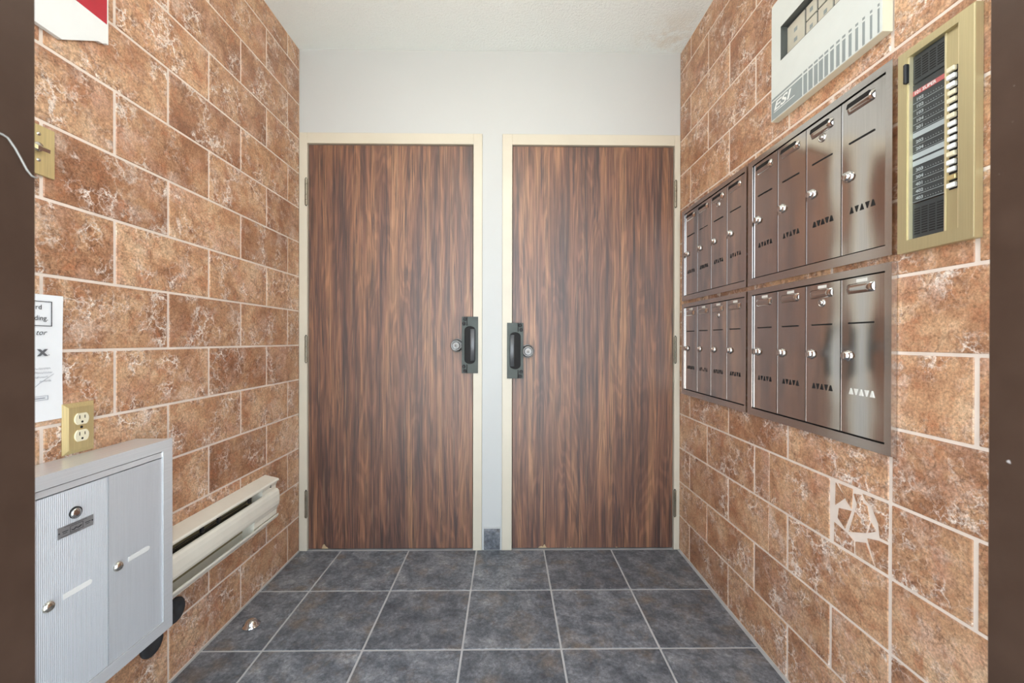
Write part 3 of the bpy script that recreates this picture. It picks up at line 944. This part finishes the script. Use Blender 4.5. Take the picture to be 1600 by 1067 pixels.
for i, nm in enumerate(names):
    zc = 1.574 - i*P16
    if i == 0:
        m_ = MB('R', org); m_.box((pa, pb), (zc-0.0055, zc+0.0045), (0.0060, 0.0068)); q = m_.build('name_strip', REDSTRIP, e); tag(q, 'red strip for the superintendent')
        m_ = MB('R', org); m_.text('101 SUPER', pb-0.003, zc-0.0035, 0.0071, 0.0095, 0, 0.0002, stretch=1.05); m_.build('lettering', PRINT_W, q)
    elif nm is None:
        m_ = MB('R', org); m_.box((pa, pb), (zc-0.0058, zc+0.0048), (0.0060, 0.0070)); q = m_.build('name_strip', GREYCARD, e); tag(q, 'blank grey name strip')
    else:
        m_ = MB('R', org); m_.box((pa, pb), (zc-0.0066, zc+0.0066), (0.0060, 0.0066)); q = m_.build('name_strip', BOARD, e)
        m_ = MB('R', org)
        m_.text(nm, pb-0.007, zc-0.0035, 0.0069, 0.0090, 0, 0.0003, stretch=1.2)
        for k in range(7): m_.box((pa+0.006+k*0.0052, pa+0.0074+k*0.0052), (zc-0.0030, zc-0.0018), (0.0066, 0.0069))
        m_.box((pa, pb), (zc-0.0074, zc-0.0068), (0.0060, 0.0068))
        m_.build('lettering', GREYCARD, q)
def grille(z0, z1, label):
    m_ = MB('R', org); m_.box((0.8155, ia1-0.004), (z0, z1), (0.0006, 0.0065), 0.001); g = m_.build('speaker_grille', BOARD, e)
    tag(g, label)
    m_ = MB('R', org)
    n = int((z1-z0-0.014)/0.0052)
    for i in range(n):
        zc = z0+0.009+i*0.0052
        for k in range(4):
            m_.box((0.8185+k*0.0155, 0.8185+k*0.0155+0.0125), (zc, zc+0.0026), (0.0062, 0.0068))
    m_.build('grille_slots', DARK, g)
grille(1.594, 1.653, 'upper black speaker grille'); gl = grille(ib0+0.001, 1.340, 'lower grey speaker grille')
m_ = MB('R', org); m_.box((ia1-0.0045, ia1+0.003), (1.598, 1.640), (0.0136, 0.0230), 0.002); m_.build('handset_clip', BLACK, e)
rb = random.Random(5)
for i in range(16):
    zc = 1.574 - i*P16
    m_ = MB('R', org); m_.box((0.789, 0.8065), (zc-0.0072, zc+0.0060), (0.0075, 0.0082)); m_.build('button_well', DARK, e)
    m_ = MB('R', org); dz = rb.uniform(-0.0006, 0.0006); m_.box((0.7905+rb.uniform(0, 0.0015), 0.8065), (zc-0.0040+dz, zc+0.0050+dz), (0.0082, 0.0148+rb.uniform(-0.0018, 0.0014)), 0.001)
    q = m_.build('call_button', BRASS if i == 14 else (IVORY if i in (0, 3, 4, 6, 11) else WHITE), e)
    if i == 14: tag(q, 'worn yellowed button')

# ================================================================== LEFT WALL THINGS
# ---- surface mounted aluminium mailbox
FO = 0.097
org = FR['L'](0.997, 0.25, 0.0006)
e = empty('aluminium_mailbox', org, 'satin aluminium mailbox with fluted doors on the left wall, under the outlet', 'mailbox')
a0, a1, b0, b1 = 0.811, 1.183, 0.250, 0.775
i0, i1, j0, j1 = 0.842, 1.152, 0.281, 0.746
m_ = MB('L', org)
m_.box((a0+0.004, a1-0.004), (b0+0.004, b1-0.0005), (0.0006, FO-0.016)); m_.build('housing', ALU_TRIM, e)
m_ = MB('L', org)
for poly in ([(a0, b0), (a1, b0), (i1, j0), (i0, j0)], [(a0, b1), (a1, b1), (i1, j1), (i0, j1)],
             [(a0, b0), (a0, b1), (i0, j1), (i0, j0)], [(a1, b0), (a1, b1), (i1, j1), (i1, j0)]):
    m_.prism(poly, FO-0.0155, FO)
m_.build('frame', ALU_TRIM, e)
m_ = MB('L', org); m_.box((i0, i1), (j0, j1), (FO-0.0155, FO-0.0125)); m_.build('back_panel', DARK, e)
m_ = MB('L', org); m_.box((i0, i1), (0.7300, j1-0.0024), (FO-0.0125, FO-0.003)); m_.build('top_rail', ALU_TRIM, e)
for k, (c0, c1) in enumerate(((i0, 0.9962), (0.9978, i1-0.001))):
    m_ = MB('L', org)
    nr = 40
    amp = 0.0009 if k == 0 else 0.0004
    fo = FO-0.003
    na = nr*2
    m_.grid((c0+0.001, c1-0.001), (j0+0.001, 0.7275), na, 1, lambda s_, t_, na=na, amp=amp: fo + (amp if round(s_*na) % 2 else 0.0))
    for q in ((c0, c0+0.001), (c1-0.001, c1)): m_.box(q, (j0+0.001, 0.7275), (FO-0.0125, fo+0.0006))
    m_.box((c0+0.001, c1-0.001), (0.7265, 0.7275), (FO-0.0125, fo+0.0003)); m_.box((c0+0.001, c1-0.001), (j0+0.001, j0+0.002), (FO-0.0125, fo+0.0003))
    for q in m_.bm.faces: q.smooth = False
    d = m_.build('mailbox_door', ALU, e)
    la = 0.867 if k == 0 else 1.021
    m_ = MB('L', org); m_.lathe(la, 0.503, [(0.0, fo), (0.0115, fo), (0.0115, fo+0.003), (0.0095, fo+0.006), (0.006, fo+0.0085), (0.0, fo+0.008)], 20)
    lk = m_.build('key_lock', plain('nickel_lock', (0.70, 0.67, 0.60), 0.2, 1.0), d)
    m_ = MB('L', org); m_.box((la-0.0012, la+0.0012), (0.4995, 0.5065), (fo+0.0075, fo+0.0088)); m_.bm.free()
    s0, s1 = (0.896, 0.958) if k == 0 else (1.049, 1.111)
    m_ = MB('L', org)
    n = 6; rr = 0.0058; cz = 0.5045
    poly = [(s1-rr+rr*math.sin(PI*i/n), cz+rr*math.cos(PI*i/n)) for i in range(n+1)] + [(s0, cz-rr), (s0, cz+rr)]
    m_.prism(poly, fo, fo+0.0012); m_.build('name_window', WHITE, d)
    if k == 0:
        m_ = MB('L', org); m_.lathe(0.9205, 0.6745, [(0.0, fo), (0.0125, fo), (0.0125, fo+0.0045), (0.0, fo+0.0045)], 20); m_.build('lock_ring', DARK, d)
        m_ = MB('L', org); m_.lathe(0.918, 0.6745, [(0.0, fo+0.0045), (0.0105, fo+0.0045), (0.0105, fo+0.0075), (0.004, fo+0.0085), (0.0, fo+0.0075)], 20); m_.build('master_lock', CHROME, d)
        m_ = MB('L', org); m_.box((0.8835, 0.960), (0.6305, 0.6545), (fo+0.0006, fo+0.0022), 0.0004); pl = m_.build('maker_plate', PLATE, d)
        m_ = MB('L', org)
        px0, px1, pz0, pz1 = 0.909, 0.937, 0.6355, 0.6495
        ft = fo+0.0024
        for q in (((px0, px1), (pz0, pz0+0.0009)), ((px0, px1), (pz1-0.0009, pz1)), ((px0, px0+0.0009), (pz0, pz1)), ((px1-0.0009, px1), (pz0, pz1))):
            m_.box(q[0], q[1], (fo+0.0022, ft))
        m_.tube([(0.912, 0.6405, ft), (0.917, 0.6395, ft), (0.921, 0.6425, ft), (0.926, 0.6400, ft), (0.933, 0.6425, ft)], 0.0012, 5)
        for q in ((0.893, 0.905), (0.941, 0.953)):
            m_.box(q, (0.6425, 0.6440), (fo+0.0022, ft)); m_.box((q[0]+0.001, q[1]-0.002), (0.6390, 0.6402), (fo+0.0022, ft))
        m_.box((0.889, 0.930), (0.6325, 0.6332), (fo+0.0022, ft)); m_.box((0.897, 0.945), (0.6518, 0.6525), (fo+0.0022, ft))
        for q in (0.8866, 0.9570): m_.lathe(q, 0.6425, [(0.0, fo+0.0022), (0.0017, fo+0.0022), (0.0015, fo+0.0032), (0.0, fo+0.0034)], 10)
        m_.bm.normal_update()
        tag(m_.build('plate_engraving', INK, d), 'engraved emblem on the maker plate')

# ---- electric baseboard heater
org = FR['L'](1.50, 0.25, 0.0006)
e = empty('baseboard_heater', org, 'cream electric convector heater low on the left wall, right of the aluminium mailbox', 'heater')
h0, h1 = 1.205, 1.800
m_ = MB('L', org); m_.box((h0, h1), (0.251, 0.470), (0.0006, 0.0030)); m_.build('back_plate', HEATER, e)
m_ = MB('L', org); m_.profile([(0.0006, 0.474), (0.0575, 0.4605), (0.0605, 0.4555), (0.0590, 0.4500), (0.0560, 0.4520), (0.0550, 0.4560), (0.0006, 0.4695)], h0, h1); m_.build('top_hood', HEATER, e)
m_ = MB('L', org)
m_.profile([(0.0485, 0.4180), (0.0545, 0.4165), (0.0595, 0.4090), (0.0620, 0.3950), (0.0625, 0.3700), (0.0610, 0.3550), (0.0570, 0.3450), (0.0540, 0.3450), (0.0575, 0.3570), (0.0590, 0.3700), (0.0585, 0.3940), (0.0560, 0.4060), (0.0520, 0.4130), (0.0475, 0.4150)], h0, h1)
m_.build('front_panel', HEATER, e)
m_ = MB('L', org)
m_.profile([(0.0006, 0.251), (0.0440, 0.2930), (0.0540, 0.2960), (0.0580, 0.3040), (0.0580, 0.3110), (0.0555, 0.3110), (0.0550, 0.3050), (0.0520, 0.2995), (0.0430, 0.2970), (0.0006, 0.2560)], h0, h1)
m_.build('bottom_tray', HEATER, e)
cap = [(0.0030, 0.4690), (0.0535, 0.4560), (0.0515, 0.4440), (0.0465, 0.4330), (0.0470, 0.4160), (0.0570, 0.4040), (0.0582, 0.3800), (0.0570, 0.3560), (0.0530, 0.3380), (0.0500, 0.3300), (0.0500, 0.3120), (0.0420, 0.2975), (0.0030, 0.2600)]
m_ = MB('L', org); m_.profile(cap, 1.700, h1-0.0005)
m_.profile([(0.0030, 0.345), (0.0560, 0.345), (0.0500, 0.330), (0.0500, 0.312), (0.0420, 0.2975), (0.0030, 0.260)], 1.640, 1.6995)
m_.build('end_cap', HEATER, e)
m_ = MB('L', org); m_.profile(cap, h0+0.0005, h0+0.012); m_.build('end_cap', HEATER, e)
m_ = MB('L', org)
for i in range(52): m_.box((1.225+i*0.0082, 1.2265+i*0.0082), (0.335, 0.405), (0.010, 0.044))
tag(m_.build('fins', FIN, e), kind='stuff')
m_ = MB('L', org); m_.tube([(h0+0.012, 0.37, 0.026), (1.655, 0.37, 0.026)], 0.005, 8); m_.build('heating_rod', FIN, e)
m_ = MB('L', org); m_.box((h0+0.012, 1.699), (0.300, 0.450), (0.0032, 0.0050)); m_.build('reflector', FLAME, e)
m_ = MB('L', org)
m_.tube([(h0+0.014, 0.428, 0.046), (1.30, 0.432, 0.045), (1.36, 0.428, 0.046), (1.45, 0.434, 0.045), (1.55, 0.432, 0.046), (1.632, 0.436, 0.046)], 0.0016, 6)
for a_ in (1.24, 1.37, 1.45, 1.62): m_.box((a_-0.006, a_+0.006), (0.423, 0.440), (0.040, 0.047))
m_.build('limit_wire', BLACK, e)
m_ = MB('L', org)
for q in (0.444, 0.438): m_.lathe(1.752, q, [(0.0, 0.048), (0.0022, 0.048), (0.0022, 0.0530), (0.0, 0.0530)], 8)
m_.build('screw', DARK, e)

# ---- two black rubber discs
for a_, b_, rr, lab in ((1.311, 0.2095, 0.0375, 'black rubber wall disc under the heater, right of the aluminium mailbox'),
                        (1.226, 0.170, 0.0380, 'black rubber wall disc showing below the lower edge of the aluminium mailbox')):
    org = FR['L'](a_, b_, 0.0006)
    m_ = MB('L', org); m_.lathe(a_, b_, [(0.0, 0.0006), (rr, 0.0006), (rr, 0.006), (rr*0.9, 0.0095), (rr*0.45, 0.0105), (rr*0.4, 0.0085), (0.0, 0.0085)], 28)
    tag(m_.build('rubber_disc', RUBBER, None, org), lab, 'wall bumper', 'black discs on the left wall')

# ---- paper notice
org = FR['L'](0.877, 0.868, 0.0006)
e = empty('paper_notice', org, 'white printed paper notice with handwriting, taped left of the brass outlet', 'notice')
m_ = MB('L', org)
m_.grid((0.770, 0.985), (0.868, 1.150), 10, 12, lambda s_, t_: 0.0016+0.0012*math.sin(3*s_+4*t_)*s_)
m_.build('sheet', PAPER, e)
po = 0.0034
m_ = MB('L', org)
for q in (((0.80, 0.9605), (1.1335, 1.1350)), ((0.80, 0.9605), (1.0795, 1.0810)), ((0.9590, 0.9605), (1.0795, 1.1350))): m_.box(q[0], q[1], (po-0.0005, po))
m_.text('rd', 0.9400, 1.1165, po, 0.0150, 0, 0.0001, 'RIGHT'); m_.text('ding.', 0.9525, 1.0925, po, 0.0150, 0, 0.0001, 'RIGHT')
m_.text('tor', 0.9480, 1.0600, po, 0.0165, 0.35, 0.0, 'RIGHT')
m_.build('printing', INK, e)
m_ = MB('L', org); m_.text('x', 0.9500, 1.0140, po, 0.030, 0, 0.0010, 'RIGHT', 1.2); m_.box((0.9535, 0.9550), (1.0145, 1.0160), (po-0.0005, po)); m_.build('printing', plain('mid_grey_ink', (0.12, 0.12, 0.13), 0.8), e)
m_ = MB('L', org)
rw = random.Random(3)
for zl, x0_, x1_ in ((0.985, 0.925, 0.957), (0.976, 0.925, 0.962), (0.966, 0.925, 0.952), (0.957, 0.935, 0.958)):
    pts = []
    x_ = x0_; k = 0
    while x_ < x1_:
        pts.append((x_, zl+(0.0028 if k % 2 else -0.0020)*rw.uniform(0.3, 1), po)); x_ += rw.uniform(0.0012, 0.0028); k += 1
    m_.tube(pts, 0.00032, 4)
m_.tube([(0.925, 0.945, po), (0.940, 0.957, po), (0.964, 0.972, po)], 0.00035, 4)
m_.build('handwriting', PEN, e)
m_ = MB('L', org)
for q in (((0.90, 0.952), (0.9150, 0.9158)), ((0.90, 0.952), (0.9238, 0.9246)), ((0.9515, 0.9523), (0.9155, 0.9242)), ((0.905, 0.946), (0.9188, 0.9206))): m_.box(q[0], q[1], (po-0.0005, po))
m_.build('printed_box', PEN, e)

# ---- brass outlet plate
org = FR['L'](1.0195, 0.779, 0.0006)
e = empty('brass_outlet', org, 'brass duplex outlet plate with ivory sockets, just above the aluminium mailbox', 'outlet')
oa, ob = (0.9825, 1.0565), (0.7790, 0.8990)
m_ = MB('L', org)
m_.prism([(oa[0], ob[0]), (oa[1], ob[0]), (oa[1], ob[1]), (oa[0], ob[1])], 0.0006, 0.0020)
iv = 0.010
lo_ = [(oa[0], ob[0]), (oa[1], ob[0]), (oa[1], ob[1]), (oa[0], ob[1])]
hi_ = [(oa[0]+iv, ob[0]+iv), (oa[1]-iv*0.5, ob[0]+iv), (oa[1]-iv*0.5, ob[1]-iv), (oa[0]+iv, ob[1]-iv)]
A = [m_.bm.verts.new(m_.p(*q, 0.0020)) for q in lo_]; B_ = [m_.bm.verts.new(m_.p(*q, 0.0075)) for q in hi_]
fs = [m_.bm.faces.new(A), m_.bm.faces.new(B_)] + [m_.bm.faces.new((A[i], A[(i+1) % 4], B_[(i+1) % 4], B_[i])) for i in range(4)]
bmesh.ops.recalc_face_normals(m_.bm, faces=fs)
m_.build('cover_plate', BRASS, e)
for zc in (0.8595, 0.8195):
    n = 20
    poly = []
    for i in range(n):
        t_ = 2*PI*i/n
        poly.append((1.0215+0.0172*math.cos(t_), zc+max(-0.0138, min(0.0138, 0.0172*math.sin(t_)))))
    m_ = MB('L', org); m_.prism(poly, 0.0075, 0.0100, 0.0006); so = m_.build('socket', IVORY, e)
    m_ = MB('L', org)
    m_.box((1.0140, 1.0158), (zc+0.0005, zc+0.0090), (0.0098, 0.0104)); m_.box((1.0265, 1.0283), (zc+0.0010, zc+0.0082), (0.0098, 0.0104))
    m_.lathe(1.0212, zc-0.0070, [(0.0, 0.0098), (0.0026, 0.0098), (0.0026, 0.0104), (0.0, 0.0104)], 12)
    m_.build('socket_slots', DARK, so)
m_ = MB('L', org); m_.lathe(1.0215, 0.8395, [(0.0, 0.0075), (0.0030, 0.0075), (0.0026, 0.0088), (0.0, 0.0090)], 12); m_.build('screw', DARK, e)

# ---- brass switch plate at the left jamb
org = FR['L'](0.932, 1.412, 0.0006)
e = empty('brass_switch_plate', org, 'brass wall plate with chrome turn lever, half hidden by the left jamb', 'switch plate')
m_ = MB('L', org); m_.box((0.897, 0.9665), (1.412, 1.522), (0.0006, 0.0045), 0.0015); m_.build('cover_plate', BRASS, e)
m_ = MB('L', org); m_.lathe(0.930, 1.4720, [(0.0, 0.0045), (0.0110, 0.0045), (0.0095, 0.0090), (0.0, 0.0100)], 20)
m_.profile([(0.0090, 1.4760), (0.0180, 1.4700), (0.0175, 1.4620), (0.0090, 1.4660)], 0.920, 0.944)
m_.build('turn_lever', CHROME, e)
for zc in (1.4440, 1.5010):
    m_ = MB('L', org); m_.lathe(0.932, zc, [(0.0, 0.0045), (0.0042, 0.0045), (0.0036, 0.0064), (0.0, 0.0068)], 14); m_.build('screw', CHROME, e)

# ---- red and white sign board
org = FR['L'](0.90, 1.738, 0.0006)
e = empty('sign_board', org, 'red and white sign board high on the left wall, cut by the picture corner', 'sign')
S0, S1 = 0.0006, 0.0110
poly = [(0.690, 1.738), (0.975, 1.738), (1.060, 1.795), (1.072, 1.797), (1.080, 1.803), (1.0865, 1.803), (1.0865, 2.160), (0.690, 2.160)]
m_ = MB('L', org); m_.prism(poly, S0, S1); m_.build('board', plain('white_sign_face', (0.78, 0.79, 0.775), 0.4, var=0.02), e)
m_ = MB('L', org); m_.box((0.690, 1.0825), (1.853, 2.157), (S1, S1+0.0006)); m_.build('red_print', RED, e)
m_ = MB('L', org)
m_.prism([(1.0330, 1.9160), (1.0440, 1.9210), (1.0500, 1.9300), (1.0500, 1.9600), (1.0430, 1.9600), (1.0430, 1.9320), (1.0380, 1.9230), (1.0320, 1.9200)], S1+0.0006, S1+0.0010)
m_.build('lettering', PRINT_W, e)

# ================================================================== FLOOR AND CEILING THINGS
m_ = MB('W', (-0.938, 1.549, 0.0008))
m_.lathe(-0.938, 1.549, [(0.0, 0.0008), (0.030, 0.0008), (0.030, 0.003), (0.022, 0.006), (0.0205, 0.014), (0.014, 0.021), (0.006, 0.0235), (0.0, 0.024)], 24)
tag(m_.build('door_stop', CHROME, None, (-0.938, 1.549, 0.0008)), 'small domed chrome door stop on the floor tiles by the left wall', 'door stop')

org = Vector((-0.08, 1.02, HC-0.0006))
e = empty('ceiling_lamp', org, 'lit opal globe lamp hanging from the ceiling, above the picture', 'lamp')
m_ = MB('W', org); m_.lathe(-0.08, 1.02, [(0.0, HC-0.0006), (0.065, HC-0.0006), (0.060, HC-0.020), (0.012, HC-0.030), (0.010, HC-0.275), (0.030, HC-0.285), (0.0, HC-0.285)], 28); m_.build('canopy', WHITE, e)
m_ = MB('W', org)
GC = HC-0.377
prof = [(0.0, GC+0.090)] + [(max(0.0, 0.095*math.sin(PI*i/14)), GC+0.090*math.cos(PI*i/14)) for i in range(1, 14)] + [(0.0, GC-0.090)]
m_.lathe(-0.08, 1.02, prof, 28); m_.build('globe', GLOBE, e)
